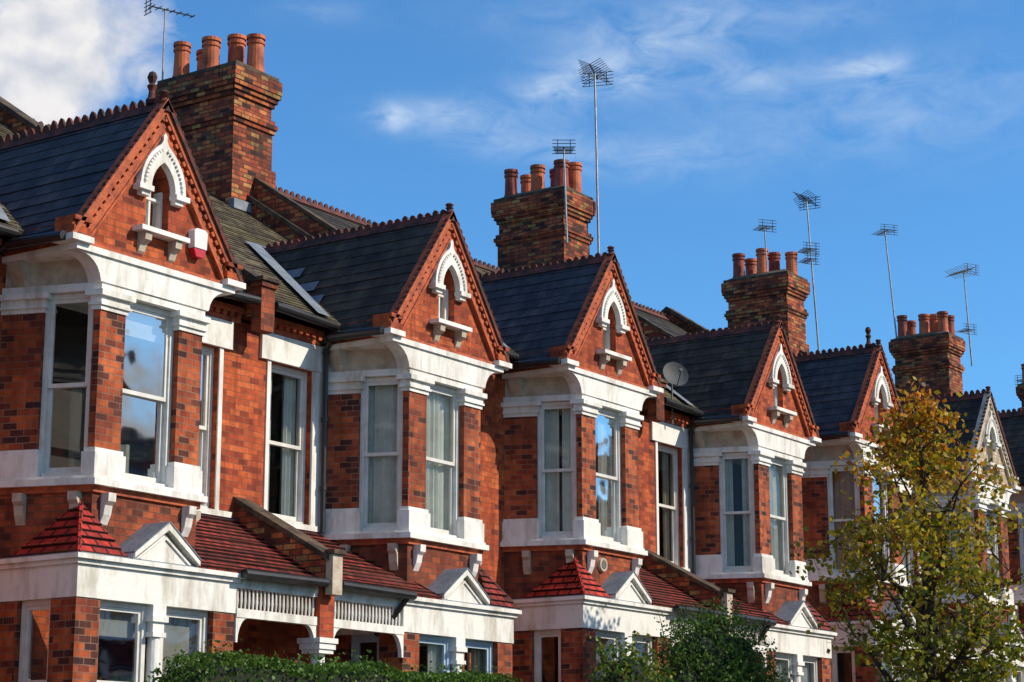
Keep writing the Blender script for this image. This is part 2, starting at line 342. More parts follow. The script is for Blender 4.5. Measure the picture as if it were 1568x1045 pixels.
houses = []
def build_house(k, s, o):
    c = C0 + PER * k; dz = STEP * k
    loc = (c + s * G, YW, dz)
    T = lambda p: (c + s * p[0], p[1], p[2] + dz)
    e = bpy.data.objects.new("brick_house", None); bpy.context.collection.objects.link(e)
    e.location = loc; e.empty_display_size = 1
    def mk(): return MB(T)
    walls, trim, roof, wf, gl, cu, gut, door = mk(), mk(), mk(), mk(), mk(), mk(), mk(), mk()
    bw = o.get('wall', 'brick'); bp = o.get('pier', 'brickmix'); bg = o.get('gable', 'brick')
    g0 = SL * (C0) - .3
    wz0, wz1 = 5.03, 7.05; wx0, wx1 = .48, 1.30
    dx0, dx1, dzt = .30, 1.24, 3.35
    wall_open(walls, bw, 0, PW, g0, 7.45, YW, YW + .3, [(wx0, wx1, wz0, wz1), (dx0, dx1, .95, dzt)])
    walls.box('brickdull', 4.6, PW, YW + .3, 27, g0, 7.6)
    walls.box('brickdull', 0, 4.6, 26.8, 27, g0, 7.6)
    F = (Vector((0, YW)), Vector((1, 0)), Vector((0, -1)))
    sash(wf, gl, cu, F, wx0, wx1, wz0, wz1, .10, o.get('cw', 'drapes'))
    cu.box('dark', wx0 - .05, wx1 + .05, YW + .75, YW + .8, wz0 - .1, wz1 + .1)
    trim.box('white', .27, 1.60, YW - .045, YW + .05, 7.052, 7.40)
    trim.box('white', .22, 1.58, YW - .06, YW + .06, 4.96, 5.03)
    trim.box('white', wx1 + .002, wx1 + .24, YW - .03, YW + .02, 5.032, 7.05)
    trim.box('white', wx0 - .07, wx0 - .002, YW - .02, YW + .02, 5.032, 7.05)
    for a, b in ((0.14, 1.42), (4.10, 4.72)):
        walls.box('terra', a, b, YW - .04, YW + .02, 7.41, 7.47)
        walls.box('terra', a, b, YW - .10, YW + .02, 7.53, 7.60)
        x = a + .03
        while x < b - .04:
            walls.box('terra', x, x + .065, YW - .075, YW, 7.47, 7.53); x += .13
        walls.box(bw, a, b, YW + .0, YW + .28, 7.45, 7.62)
    ms = o.get('mainslate', 'slatemoss')
    cs = .13 if ms == 'slatemoss' else .2
    roof.tiled(ms, (.11, 16.72, 7.68), (PW - .1, 16.72, 7.68), (PW - .1, 22, 11.2), (.11, 22, 11.2), cs, .012)
    roof.face([(0, 27.3, 7.68), (PW, 27.3, 7.68), (PW, 22, 11.2), (0, 22, 11.2)], 'slatebrown')
    roof.yz('ridge', [(21.87, 11.15), (22, 11.27), (22.13, 11.15)], .12, PW - .12)
    crest_x(roof, 22, 11.27, .2, PW - .2)
    par = lambda h: [(16.78, 7.5), (16.78, 7.70 + h), (22, 11.2 + h), (27.2, 7.7 + h), (27.2, 7.5)]
    for a, b, a2, b2 in ((0, .115, 0, .155), (PW - .115, PW, PW - .155, PW)):
        walls.yz('brickdark', par(.24), a, b)
        roof.yz('moss', [(16.72, 7.69 + .20), (16.72, 7.69 + .29), (22, 11.2 + .30), (27.3, 7.69 + .29), (27.3, 7.69 + .2), (22, 11.2 + .21)], a2, b2)
    walls.box('brickdull', 0, .125, 16.64, 16.8, 7.3, 7.86); walls.box('brickdull', 0, .15, 16.61, 16.8, 7.86, 7.93); walls.box('moss', 0, .17, 16.58, 16.9, 7.93, 7.98)
    # upper canted bay
    CV = lambda sg, sv, e_=0: (G + sg * (1.2 - .4 * sv + .9398 * e_), 17 - 1.1 * sv - .3417 * e_)
    FV = lambda sg, e_=0: (G + sg * (.8 + .70 * e_), YB - e_)
    WV = lambda sg, e_=0: (G + sg * (1.2 + 1.064 * e_), 17.0)
    def foot(e_): return [WV(-1, e_), FV(-1, e_), FV(1, e_), WV(1, e_)]
    trim.xy('white', foot(.02), 6.995, 7.08)
    walls.xy('brickdull', foot(0), 4.02, 4.86)
    trim.xy('white', foot(.10), 4.86, 4.93); trim.xy('white', foot(.06), 4.93, 4.965); walls.xy('terra', foot(.035), 4.79, 4.86)
    trim.xy('cream', foot(-.02), 7.08, 7.37)
    def pier(mb, m, sg, e_, z0, z1):
        s1 = S2 - e_ / 1.17
        mb.xy(m, [CV(sg, s1, e_), FV(sg, e_), (G + sg * (.42 - e_), YB - e_), (G + sg * (.42 - e_), YB + .24), CV(sg, s1, -.24)], z0, z1)
        s2 = S1 + e_ / 1.17
        mb.xy(m, [WV(sg, e_), CV(sg, s2, e_), CV(sg, s2, -.24), (G + sg * .95, 17.0)], z0, z1)
    for sg in (-1, 1):
        pier(walls, bp, sg, 0, 5.27, 6.80)
        pier(trim, 'white', sg, .045, 4.966, 5.22); pier(trim, 'white', sg, .025, 5.22, 5.27)
        pier(trim, 'white', sg, .02, 6.78, 6.83); pier(trim, 'white', sg, .045, 6.83, 6.86); pier(trim, 'white', sg, .03, 6.86, 6.93); pier(trim, 'white', sg, .075, 6.93, 6.994)
        FF, L = frame2(WV(sg), FV(sg), (G, 16.8))
        sash(wf, gl, cu, FF, L * S1 + .003, L * S2 - .003, 4.97, 6.99, .07, o.get('cs', 'net'))
        prof = [(0, 4.79), (.12, 4.79), (.115, 4.70), (.07, 4.66), (.05, 4.56), (.02, 4.50), (0, 4.46)]
        for tt in (.30, .85): trim.fprof('cream', FF, prof, L * tt - .055, L * tt + .055)
        F0 = (Vector((G, YB)), Vector((1, 0)), Vector((0, -1)))
        trim.fprof('white', F0, prof, sg * .62 - .055, sg * .62 + .055)
        cp = [(0.85, 7.08)] + [(0.86 + .36 * (1 - math.cos(q)), 7.09 + .27 * math.sin(q)) for q in [i * math.pi / 12 for i in range(1, 7)]] + [(.6, 7.36), (.6, 7.08)]
        trim.xz('white', [(G + sg * x, z) for x, z in cp], YB - .04, YB + .16)
        trim.xz('cream', [(G + sg * min(x + .3, 1.24) if x > .8 else G + sg * x, z) for x, z in cp], 16.72, 16.9)
    trim.box('white', G - .6, G + .6, YB - .04, YB + .16, 7.08, 7.36)
    F0 = (Vector((G, YB)), Vector((1, 0)), Vector((0, -1)))
    sash(wf, gl, cu, F0, -.417, .417, 4.97, 6.99, .10, o.get('cf', 'drapes'))
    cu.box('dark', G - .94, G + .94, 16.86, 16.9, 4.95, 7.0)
    trim.box('white', G - 1.25, G + 1.25, YB - .07, YW, 7.36, 7.43)
    walls.box('terra', G - 1.22, G + 1.22, YB - .03, YW, 7.43, 7.48)
    for sg in (-1, 1):
        y = YB + .02
        while y < YW - .06:
            x0 = G + sg * 1.2; x1 = G + sg * 1.26
            walls.box('terra', min(x0, x1), max(x0, x1), y, y + .06, 7.48, 7.54); y += .125
        walls.box(bg, min(G + sg * 1.0, G + sg * 1.2), max(G + sg * 1.0, G + sg * 1.2), YB + .25, YW, 7.48, 7.70)
    # gable wall
    zA = 9.34; zf = 7.50; A = 1.33; rs = (zA - zf) / A
    ln = math.hypot(A, zA - zf); nx = (zA - zf) / ln; nz = A / ln
    ia = arch(.18, 8.28, .34)
    vm = o.get('verge', 'terra')
    for sg in (-1, 1):
        def q(x, z): return (G + sg * x, z)
        zz = zA - .06
        walls.xz(bg, [q(0, 7.48), q(1.20, 7.48), q(1.20, zz - 1.20 * rs), q((zz - 7.80) / rs, 7.80), q(0, 7.80)], YB, YB + .25)
        walls.xz(bg, [q((zz - 7.80) / rs, 7.80), q(0, zz)] + [q(x, z) for x, z in ia[::-1]] + [q(.18, 7.80)], YB, YB + .25)
        def band(mb, m, d0, d1, y0, y1):
            mb.xz(m, [q(A - d0 / nx, zf), q(0, zA - d0 / nz), q(0, zA - d1 / nz), q(A - d1 / nx, zf)], y0, y1)
        band(roof, 'ridge' if sg > 0 and s > 0 or sg < 0 and s < 0 else vm, -.030, .02, YB - .11, YB + .04)
        band(walls, vm, .021, .075, YB - .08, YB - .001)
        band(walls, vm, .120, .20, YB - .04, YB - .001)
        band(walls, vm, .20, .225, YB - .06, YB - .001)
        u = (-A / ln, (zA - zf) / ln); d = .10
        while d < ln - .12:
            px = A + u[0] * d; pz = zf + u[1] * d
            def o_(al, dn): return q(px + u[0] * al - nx * dn, pz + u[1] * al - nz * dn)
            walls.xz(vm, [o_(0, .076), o_(.055, .076), o_(.055, .119), o_(0, .119)], YB - .07, YB - .001)
            roof.xz('ridge', [o_(0, -.042), o_(.05, -.042), o_(.05, -.03), o_(0, -.03)], YB - .115, YB - .05)
            d += .11
        a, b = sorted((G + sg * 1.08, G + sg * 1.33))
        walls.box(bg, a, b, YB - .10, YB + .2, 7.50, 7.60)
        walls.box(bg, a + .0, b, YB - .07, YB + .2, 7.60, 7.66)
        walls.box(bg, a, b, YB - .11, YB + .2, 7.66, 7.71)
        a, b = sorted((G + sg * 1.06, G + sg * 1.37)); trim.box('white', a, b, YB - .13, YB + .2, 7.432, 7.50)
        oa = arch(.36, 8.30, .56); ia2 = arch(.19, 8.30, .33)
        tip = [(.055, 8.84), (.028, 8.89), (.032, 8.94), (0, 8.98)]
        outer = [p for p in oa if p[0] > .07] + tip
        trim.xz('white', [q(*p) for p in outer] + [q(*p) for p in ia2[::-1]], YB - .09, YB + .02)
        oa3 = arch(.365, 8.30, .57, 13)
        for i in range(0, 12):
            p = Vector(oa3[i]); t_ = (Vector(oa3[i + 1]) - p).normalized(); nn = Vector((t_.y, -t_.x))
            a_ = p - nn * .05
            pts = [a_, a_ + t_ * .03, a_ + t_ * .03 + nn * -.035, a_ + nn * -.035]
            trim.xz('frame', [q(v.x, v.y) for v in pts], YB - .115, YB - .089)
        a, b = sorted((G + sg * .18, G + sg * .40)); trim.box('white', a, b, YB - .12, YB + .02, 8.24, 8.30)
        a, b = sorted((G + sg * .20, G + sg * .33)); trim.box('white', a, b, YB - .08, YB + .02, 8.19, 8.24)
        a, b = sorted((G + sg * .19, G + sg * .29))
        trim.yz('cream', [(YB, 7.76), (YB - .13, 7.76), (YB - .12, 7.67), (YB - .05, 7.63), (YB - .02, 7.55), (YB, 7.53)], a, b)
        gs = o.get('gslate', 'slateblue')
        e0 = q(A + .03, zf - .04); tp = q(0, zA)
        roof.tiled(gs, (e0[0], YB + .041, e0[1]), (e0[0], 19.5, e0[1]), (tp[0], 19.5, tp[1]), (tp[0], YB + .041, tp[1]), .2, .009)
        v0 = Vector((G + sg * (A + .03), 16.80, 7.75)); v1 = Vector((G + sg * .02, 19.27, 9.42))
        w = .28 * sg; vx = .03 * sg
        trim.face([v0 + Vector((-vx, 0, .03)), v0 + Vector((w, -.05, .02)), v1 + Vector((w, 0, .02)), v1 + Vector((-vx, 0, .03))], 'lead')
        gx = G + sg * (A + .07)
        gut.cyl('black', (gx, YB - .02, 7.47), (gx, 16.75, 7.50), .055, n=10)
    trim.box('white', G - .38, G + .38, YB - .16, YB + .02, 7.76, 7.815)
    pane = [(G + x, z) for x, z in ia] + [(G - x, z) for x, z in ia[::-1]]
    bot = [(G - .18, 7.80), (G + .18, 7.80)]
    gl.face([(x, YB + .16, z) for x, z in pane + bot], 'glass')
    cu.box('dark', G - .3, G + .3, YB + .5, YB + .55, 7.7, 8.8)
    wf.box('frame', G - .18, G - .15, YB + .10, YB + .18, 7.80, 8.35); wf.box('frame', G + .10, G + .18, YB + .10, YB + .18, 7.80, 8.35)
    wf.box('frame', G - .15, G + .10, YB + .10, YB + .18, 7.80, 7.85); wf.box('frame', G - .15, G + .10, YB + .11, YB + .17, 8.22, 8.25)
    wf.box('frame', G - .01, G + .02, YB + .12, YB + .17, 7.85, 8.55)
    roof.xz('ridge', [(G - .10, zA - .10), (G, zA + .035), (G + .10, zA - .10)], YB - .11, 19.25)
    crest_y(roof, G, zA + .035, YB + .06, 19.2, h=o.get('crest', .075))
    finial(roof, G, YB - .04, zA - .0, o.get('finial', .16))
    if o.get('bigfinial'): finial(roof, G, YB + .16, zA + .03, .40)
    # lower square bay
    h = 1.2; lf = o.get('lframe', 'frame')
    F1 = (Vector((G, YL + .03)), Vector((1, 0)), Vector((0, -1)))
    walls.box(bp, G - h, G + h, YL + .03, YW, g0, 1.85)
    for sg in (-1, 1):
        a, b = sorted((G + sg * .86, G + sg * h)); walls.box(bp, a, b, YL + .03, YL + .40, 1.95, 3.64)
        a, b = sorted((G + sg * .98, G + sg * h)); walls.box(bp, a, b, YL + .90, YW, 1.95, 3.64)
        FF, L = frame2((G + sg * h, YL + .40), (G + sg * h, YL + .90), (G, 16.5))
        sash(wf, gl, cu, FF, .004, .496, 1.95, 3.64, .08, o.get('cls', 'half'), lf)
        a, b = (-.855, -.10) if sg < 0 else (.10, .855)
        sash(wf, gl, cu, F1, a, b, 1.95, 3.64, .10, o.get('cl' + ('0' if sg * s < 0 else '1'), 'blind'), lf)
    trim.box('white', G - h - .06, G + h + .06, YL - .04, YW, 1.85, 1.95)
    trim.cyl('white', (G, YL + .09, 1.95), (G, YL + .09, 3.30), .075, .068, 12)
    trim.box('white', G - .10, G + .10, YL + .0, YL + .2, 3.30, 3.35); trim.box('white', G - .085, G + .085, YL + .02, YL + .2, 3.35, 3.46)
    trim.box('white', G - .12, G + .12, YL - .01, YL + .2, 3.46, 3.52); trim.box('white', G - .10, G + .10, YL + .01, YL + .2, 3.52, 3.64)
    trim.box('white', G - h - .01, G + h + .01, YL + .015, YW, 3.64, 3.98)
    trim.box('white', G - h - .045, G + h + .045, YL - .02, YW, 3.98, 4.03); trim.box('white', G - h - .09, G + h + .09, YL - .065, YW, 4.03, 4.08)
    roof.box('lead', G - h - .07, G + h + .07, YL - .045, YW, 4.08, 4.095)
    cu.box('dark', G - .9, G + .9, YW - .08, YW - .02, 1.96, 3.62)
    trim.xz('white', [(G - .42, 4.096), (G + .42, 4.096), (G, 4.40)], YL - .03, YB)
    for sg in (-1, 1):
        trim.xz('white', [(G + sg * .50, 4.10), (G + sg * .50, 4.15), (G, 4.52), (G, 4.44)], YL - .09, YB)
        trim.xz('white', [(G + sg * .40, 4.10), (G + sg * .36, 4.10), (G, 4.34), (G, 4.37)], YL - .05, YL)
        roof.xz('lead', [(G + sg * .51, 4.152), (G + sg * .51, 4.165), (G, 4.535), (G, 4.522)], YL - .10, YB)
    tl = o.get('ptile', 'tile')
    ap = (G + .86, 16.0, 4.68)
    cA = (G + h + .06, YL - .04, 4.09); cB = (G + .56, YL - .04, 4.09); cD = (G + h + .06, 16.6, 4.09)
    roof.tiled(tl, cB, cA, ap, ap, .11, .022, False)
    roof.tiled(tl, cA, cD, (ap[0], ap[1] + .02, ap[2]), ap, .11, .022, False)
    roof.face([cB, ap, (G + .6, 16.4, 4.09)], tl); roof.face([cD, ap, (G + .9, 16.9, 4.09)], tl)
    roof.cyl('ridge' if tl == 'tile' else tl, cA, ap, .025, n=6)
    # porch lean-to
    pt = o.get('porchtile', 'tile')
    roof.tiled(pt, (.12, YL - .06, 4.10), (G - .52, YL - .06, 4.10), (G - 1.0, YW, 4.95), (.12, YW, 4.95), .11, .022)
    trim.box('lead', .12, 1.57, YW - .03, YW, 4.935, 4.955)
    gut.cyl('black', (.14, YL - .12, 4.09), (G - h + .02, YL - .12, 4.075), .055, n=10)
    trim.box('white', .13, G - h - .09, YL + .0, YL + .05, 3.98, 4.08)
    trim.box('white', .13, G - h - .011, YL + .0, YL + .10, 3.60, 3.70)
    trim.box('white', .13, G - h - .011, YL + .01, YL + .08, 3.93, 3.98)
    x = .17
    while x < G - h - .05:
        trim.cyl('white', (x, YL + .045, 3.70), (x, YL + .045, 3.79), .010, .018, 6); trim.cyl('white', (x, YL + .045, 3.79), (x, YL + .045, 3.93), .018, .010, 6); x += .066
    for (xx, sg) in ((.13, 1), (G - h - .012, -1)):
        pts = [(xx, 3.60), (xx + sg * .22, 3.60)] + [(xx + sg * (.20 - .17 * math.sin(q_)), 3.60 - .28 * (1 - math.cos(q_))) for q_ in [i * math.pi / 10 for i in range(1, 6)]] + [(xx, 3.32)]
        trim.xz('white', pts, YL + .01, YL + .07)
    walls.box(bw, 0, .13, YL - .03, YL + .24, 3.46, 4.06)
    trim.box('white', 0, .17, YL - .07, YL + .28, 3.40, 3.46); trim.box('white', 0, .15, YL - .05, YL + .26, 3.33, 3.40); trim.box('white', 0, .13, YL - .03, YL + .24, 3.28, 3.33)
    if s > 0: trim.cyl('white', (0.0, YL + .10, 1.2), (0, YL + .10, 3.28), .10, .085, 14)
    walls.box(bw, 0, .16, YL - .06, YL + .27, g0, 1.2)
    walls.yz('brickdark', [(17.0, 4.2), (17.0, 5.17), (15.55, 4.38), (15.55, 4.05)], 0, .11)
    walls.yz('moss', [(17.0, 5.17), (17.0, 5.24), (15.5, 4.43), (15.5, 4.36)], 0, .145)
    trim.box('cream', 0, .09, 15.44, 15.549, 3.96, 4.44); trim.box('moss', 0, .115, 15.40, 15.549, 4.44, 4.49)
    walls.box(bw, 0, .1, YL + .5, YW, g0, 3.3)
    walls.box('paving', 0, G - h, YL - .3, YW + .3, g0 + .1, .95)
    trim.box('white', .12, G - h, YL + .1, YW, 4.02, 4.05)
    dm = o.get('door', 'doorgreen')
    door.box(dm, .36, 1.18, YW + .12, YW + .17, .95, 2.95)
    for (a, b, z0, z1) in ((.44, .73, 1.1, 1.75), (.81, 1.10, 1.1, 1.75), (.44, .73, 1.9, 2.82), (.81, 1.10, 1.9, 2.82)):
        door.box(dm, a, b, YW + .10, YW + .12, z0, z1)
    door.box('frame', .30, .36, YW + .05, YW + .2, .95, 3.35); door.box('frame', 1.18, 1.24, YW + .05, YW + .2, .95, 3.35)
    door.box('frame', .36, 1.18, YW + .05, YW + .2, 2.95, 3.02); door.box('frame', .36, 1.18, YW + .05, YW + .2, 3.29, 3.35)
    gl.face([(.36, YW + .14, 3.02), (1.18, YW + .14, 3.02), (1.18, YW + .14, 3.29), (.36, YW + .14, 3.29)], 'glass')
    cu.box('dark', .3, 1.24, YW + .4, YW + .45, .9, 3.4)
    # gutters & pipes
    gut.cyl('black', (.16, 16.66, 7.66), (G - A - .05, 16.66, 7.62), .058, n=10)
    gut.cyl('black', (G + A + .05, 16.66, 7.62), (PW, 16.66, 7.62), .058, n=10)
    cp_ = [(1.52, 16.93, 7.35), (1.50, 16.955, 6.6), (1.53, 16.96, 5.9), (1.49, 16.96, 5.1)] if s < 0 else [(4.35, 16.93, 7.4), (4.33, 16.96, 6.4), (4.38, 16.96, 5.6), (4.22, 16.96, 5.0), (4.0, 16.9, 4.86)]
    for a, b in zip(cp_, cp_[1:]): gut.cyl('black', a, b, .009, n=5)
    if s > 0:
        xp = 1.46
        gut.cyl('black', (xp, 16.70, 7.60), (xp, 16.90, 7.38), .036, n=8); gut.cyl('black', (xp, 16.90, 7.38), (xp, 16.90, 4.95), .036, n=8)
        for z in (7.3, 6.4, 5.5): gut.cyl('black', (xp, 16.90, z), (xp, 16.90, z + .06), .048, n=8)
        xp = 4.68
        gut.cyl('black', (xp, 16.68, 7.60), (xp, 16.92, 7.30), .036, n=8); gut.cyl('black', (xp, 16.92, 7.30), (xp, 16.92, g0), .036, n=8)
        gut.box('black', xp - .09, xp + .09, 16.82, 16.98, 7.18, 7.36)
        gut.cyl('black', (G - h - .1, YL - .12, 4.05), (G - h - .18, YL + .05, 3.8), .035, n=8); gut.cyl('black', (G - h - .18, YL + .05, 3.8), (G - h - .20, YL + .3, 3.6), .035, n=8)
    if o.get('gslates'):
        for (t_, y) in ((.72, 18.05), (.56, 17.6), (.42, 17.35)):
            x = G - (A + .03) * (1 - t_); z = zf - .04 + (zA - zf + .04) * t_
            dx_, dz_ = (A + .03) * .08, (zA - zf + .04) * .08
            roof.face([(x - dx_ - .024, y, z - dz_ + .02), (x - dx_ - .024, y + .34, z - dz_ + .02), (x - .024, y + .34, z + .02), (x - .024, y, z + .02)], 'skylight')
    if o.get('vent'):
        trim.cyl('cream', (G + .30, YB - .05, 4.62), (G + .30, YB, 4.62), .10, .11, 18); trim.cyl('greyp', (G + .30, YB - .056, 4.62), (G + .30, YB - .05, 4.62), .065, .07, 18)
    # chimney
    chim = mk(); pots = mk()
    if s > 0:
        def cb(m, e_, z0, z1): chim.box(m, PW - .47 - e_, PW + .47 + e_, 21.32 - e_, 22.92 + e_, z0, z1)
        cb('brickdark', 0, 9.6, 12.18); cb('brickdark', .035, 10.9, 10.97); cb('brickdark', .05, 9.6, 11.55)
        for i, (e_, z) in enumerate(((.03, 12.18), (.06, 12.255), (.03, 12.33))): cb('brickdark', e_, z, z + .075)
        cb('brickdark', -.02, 12.405, 12.63)
        for i, e_ in enumerate((.02, .055, .09)): cb('brickdark', e_, 12.63 + i * .075, 12.705 + i * .075)
        cb('brickdark', .10, 12.855, 13.08); cb('moss', .06, 13.08, 13.155)
        A_ = [(PW - .50, 21.30, 13.155), (PW + .50, 21.30, 13.155), (PW + .50, 22.94, 13.155), (PW - .50, 22.94, 13.155)]
        B_ = [(PW - .3, 21.45, 13.27), (PW + .3, 21.45, 13.27), (PW + .3, 22.75, 13.27), (PW - .3, 22.75, 13.27)]
        chim.prism(A_, B_, 'mortarcap')
        chim.box('lead', PW - .53, PW + .53, 21.2, 21.32, 10.7, 10.86)
        for j, (ox, oy) in enumerate(((-.22, .62), (.22, .52), (-.22, -.02), (.22, -.16), (.22, -.62), (-.22, -.60))):
            if j == 5 and k % 2 == 0: continue
            x = PW + ox; y = 22.12 + oy + R.uniform(-.03, .03); hh = R.uniform(.54, .64) + (.12 if (j == 3 and k == 0) else 0)
            m_ = R.choice(['pot', 'pot', 'potdark']); z = 13.2; r = R.uniform(.135, .15)
            pots.cyl(m_, (x, y, z), (x, y, z + .08), r + .015, r + .01, 16)
            pots.cyl(m_, (x, y, z + .08), (x, y, z + hh), r, r * .90, 16, False)
            pots.cyl(m_, (x, y, z + hh - .12), (x, y, z + hh - .08), r + .008, r + .012, 16)
            pots.cyl(m_, (x, y, z + hh - .03), (x, y, z + hh + .03), r + .012, r + .012, 16, False)
            pots.cyl('dark', (x, y, z + hh - .02), (x, y, z + hh), r + .01, r + .01, 16)
    ch = []
    for mb, nm in ((walls, "walls"), (trim, "painted_trim"), (roof, "roof"), (wf, "window_frames"), (gl, "window_glass"), (cu, "curtains_and_dark_backing"), (gut, "gutters"), (door, "front_door"), (chim, "chimney_stack"), (pots, "chimney_pots")):  # cu also holds the near-black panels standing in for unlit rooms
        ob = mb.build(nm, e, loc)
        if ob: ch.append(ob)
    houses.append((e, ch))
    return e

opts = {
 (0, -1): dict(gslate='slateblue', bigfinial=True, cf='blindtop', cs='none', cl0='blindtop', cl1='blindfull', cw='drapes', mainslate='slatemoss', door='doorred', crest=.10, ptile='tilemid'),
 (0, 1): dict(gslate='slatebrown', gslates=True, cf='full', cs='full', cl0='drapes', cl1='warm', cw='drapes', mainslate='slatemoss', door='doorblue', crest=.06, lframe='frameblue'),
 (1, -1): dict(gslate='slateblue', cf='net', cs='net', cl0='full', cl1='net', cw='drapes', mainslate='slatebrown', crest=.05, ptile='tilenew', vent=True),
 (1, 1): dict(gslate='slatebrown', cf='full', cs='drapes', cl0='net', cl1='blind', cw='warm', mainslate='slatemoss', crest=.04),
 (2, -1): dict(gslate='slateblue', cf='orange', cs='orange', cw='orange', bigfinial=True, crest=.08, mainslate='slatebrown'),
 (2, 1): dict(gslate='slatebrown', gable='brickcream', verge='cream', cf='net', cs='net'),
}
for k in range(-1, 5):
    for s in (-1, 1):
        o = opts.get((k, s), dict(gslate=R.choice(['slateblue', 'slatebrown']), cf=R.choice(['net', 'drapes', 'warm']), cs='net'))
        build_house(k, s, o)
# the facing terrace on the other side of the street
for e, ch in list(houses):
    n = bpy.data.objects.new("brick_house", None); bpy.context.collection.objects.link(n)
    nx_ = 92 - e.location.x
    n.location = (nx_, 12.0 - e.location.y, SL * (nx_ - C0) - .1); n.rotation_euler = (0, 0, math.pi)
    for c_ in ch:
        o2 = bpy.data.objects.new(c_.data.name, c_.data); bpy.context.collection.objects.link(o2); o2.parent = n

# ------------------------------------------------------------------ ground
def zg(x): return SL * max(-60, min(150, x))
XS = [-600, -60, 0, 40, 80, 150, 900]
def strip(name, mat, y0, y1, dz, xs=XS):
    mb = MB()
    for a, b in zip(xs, xs[1:]):
        mb.face([(a, y0, zg(a) + dz), (b, y0, zg(b) + dz), (b, y1, zg(b) + dz), (a, y1, zg(a) + dz)], mat)
    return mb.build(name)
strip("ground", 'grass', -600, 900, -.15)
strip("road", 'asphalt', 1.6, 10.6, -.12)
def slab(name, mat, y0, y1, zt, zb):
    mb = MB()
    for a, b in zip(XS, XS[1:]):
        mb.prism([(a, y0, zg(a) + zb), (b, y0, zg(b) + zb), (b, y1, zg(b) + zb), (a, y1, zg(a) + zb)],
                 [(a, y0, zg(a) + zt), (b, y0, zg(b) + zt), (b, y1, zg(b) + zt), (a, y1, zg(a) + zt)], mat)
    return mb.build(name)
slab("pavement", 'paving', 10.75, 12.9, 0, -.16); slab("kerb", 'kerb', 10.6, 10.75, .004, -.16)
slab("pavement", 'paving', -1.2, 1.45, 0, -.16); slab("kerb", 'kerb', 1.45, 1.6, .004, -.16)
mb = MB(); x = -30
while x < 100:
    mb.face([(x, 6.05, zg(x) - .116), (x + 2, 6.05, zg(x + 2) - .116), (x + 2, 6.15, zg(x + 2) - .116), (x, 6.15, zg(x) - .116)], 'marking'); x += 6
mb.build("road_centre_line")
for k in range(-1, 5):
    c = C0 + PER * k; mb = MB(); z0 = zg(c - 4.8) - .2; zt = zg(c) + .95
    for a, b in ((c - 4.8, c - 1.3), (c - .15, c + .15), (c + 1.3, c + 4.8)):
        mb.box('brick', a, b, 12.92, 13.14, z0, zt); mb.box('cream', a - .02, b + .02, 12.89, 13.17, zt, zt + .07)
    for x in (c - 1.3, c + 1.3):
        mb.box('brickmix', x - .17, x + .17, 12.86, 13.2, z0, zt + .25); mb.box('white', x - .2, x + .2, 12.83, 13.23, zt + .25, zt + .33)
    mb.build("garden_wall", None, (c, 13, zg(c)))

# ------------------------------------------------------------------ foliage
def leaf(mb, p, sz, m, rr):
    a = Vector((rr.gauss(0, 1), rr.gauss(0, 1), rr.gauss(0, 1))).normalized()
    b = a.cross(Vector((rr.gauss(0, 1), rr.gauss(0, 1), rr.gauss(0, 1)))).normalized()
    p = Vector(p); w = sz * .38
    mb.face([p - a * sz * .5, p + b * w - a * sz * .05, p + a * sz * .5, p - b * w - a * sz * .05], m)

def hedge(x0, x1, y0, y1, zt, seed):
    rr = random.Random(seed); mb = MB()
    def top(x):
        ed = min(1, (x - x0) / .7, (x1 - x) / .7); return zt - .30 * (1 - max(0, ed)) ** 2 + .04 * math.sin(x * 3.1) + .025 * math.sin(x * 8.3)
    n = 24
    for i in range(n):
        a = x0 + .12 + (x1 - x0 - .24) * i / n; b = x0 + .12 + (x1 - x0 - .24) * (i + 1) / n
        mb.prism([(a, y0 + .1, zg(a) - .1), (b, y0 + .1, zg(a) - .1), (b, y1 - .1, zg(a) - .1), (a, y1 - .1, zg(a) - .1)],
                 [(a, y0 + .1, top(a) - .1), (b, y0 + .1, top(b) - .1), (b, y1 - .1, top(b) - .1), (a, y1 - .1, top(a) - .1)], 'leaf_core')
    for _ in range(13000):
        x = rr.uniform(x0, x1); tz = top(x)
        if rr.random() < .6: p = (x, rr.uniform(y0, y1), tz - abs(rr.gauss(0, .05)) + (.14 if rr.random() < .10 else 0) * rr.random())
        else: p = (x, y0 + rr.uniform(-.02, .1), tz - rr.random() ** 1.5 * (tz - zg(x)))
        leaf(mb, p, rr.uniform(.03, .055), rr.choice(['leaf_dk', 'leaf_md', 'leaf_md']), rr)
    mb.build("garden_hedge", None, ((x0 + x1) / 2, (y0 + y1) / 2, zg(x0)))
hedge(14.1, 19.9, 13.2, 14.0, 2.93, 3)

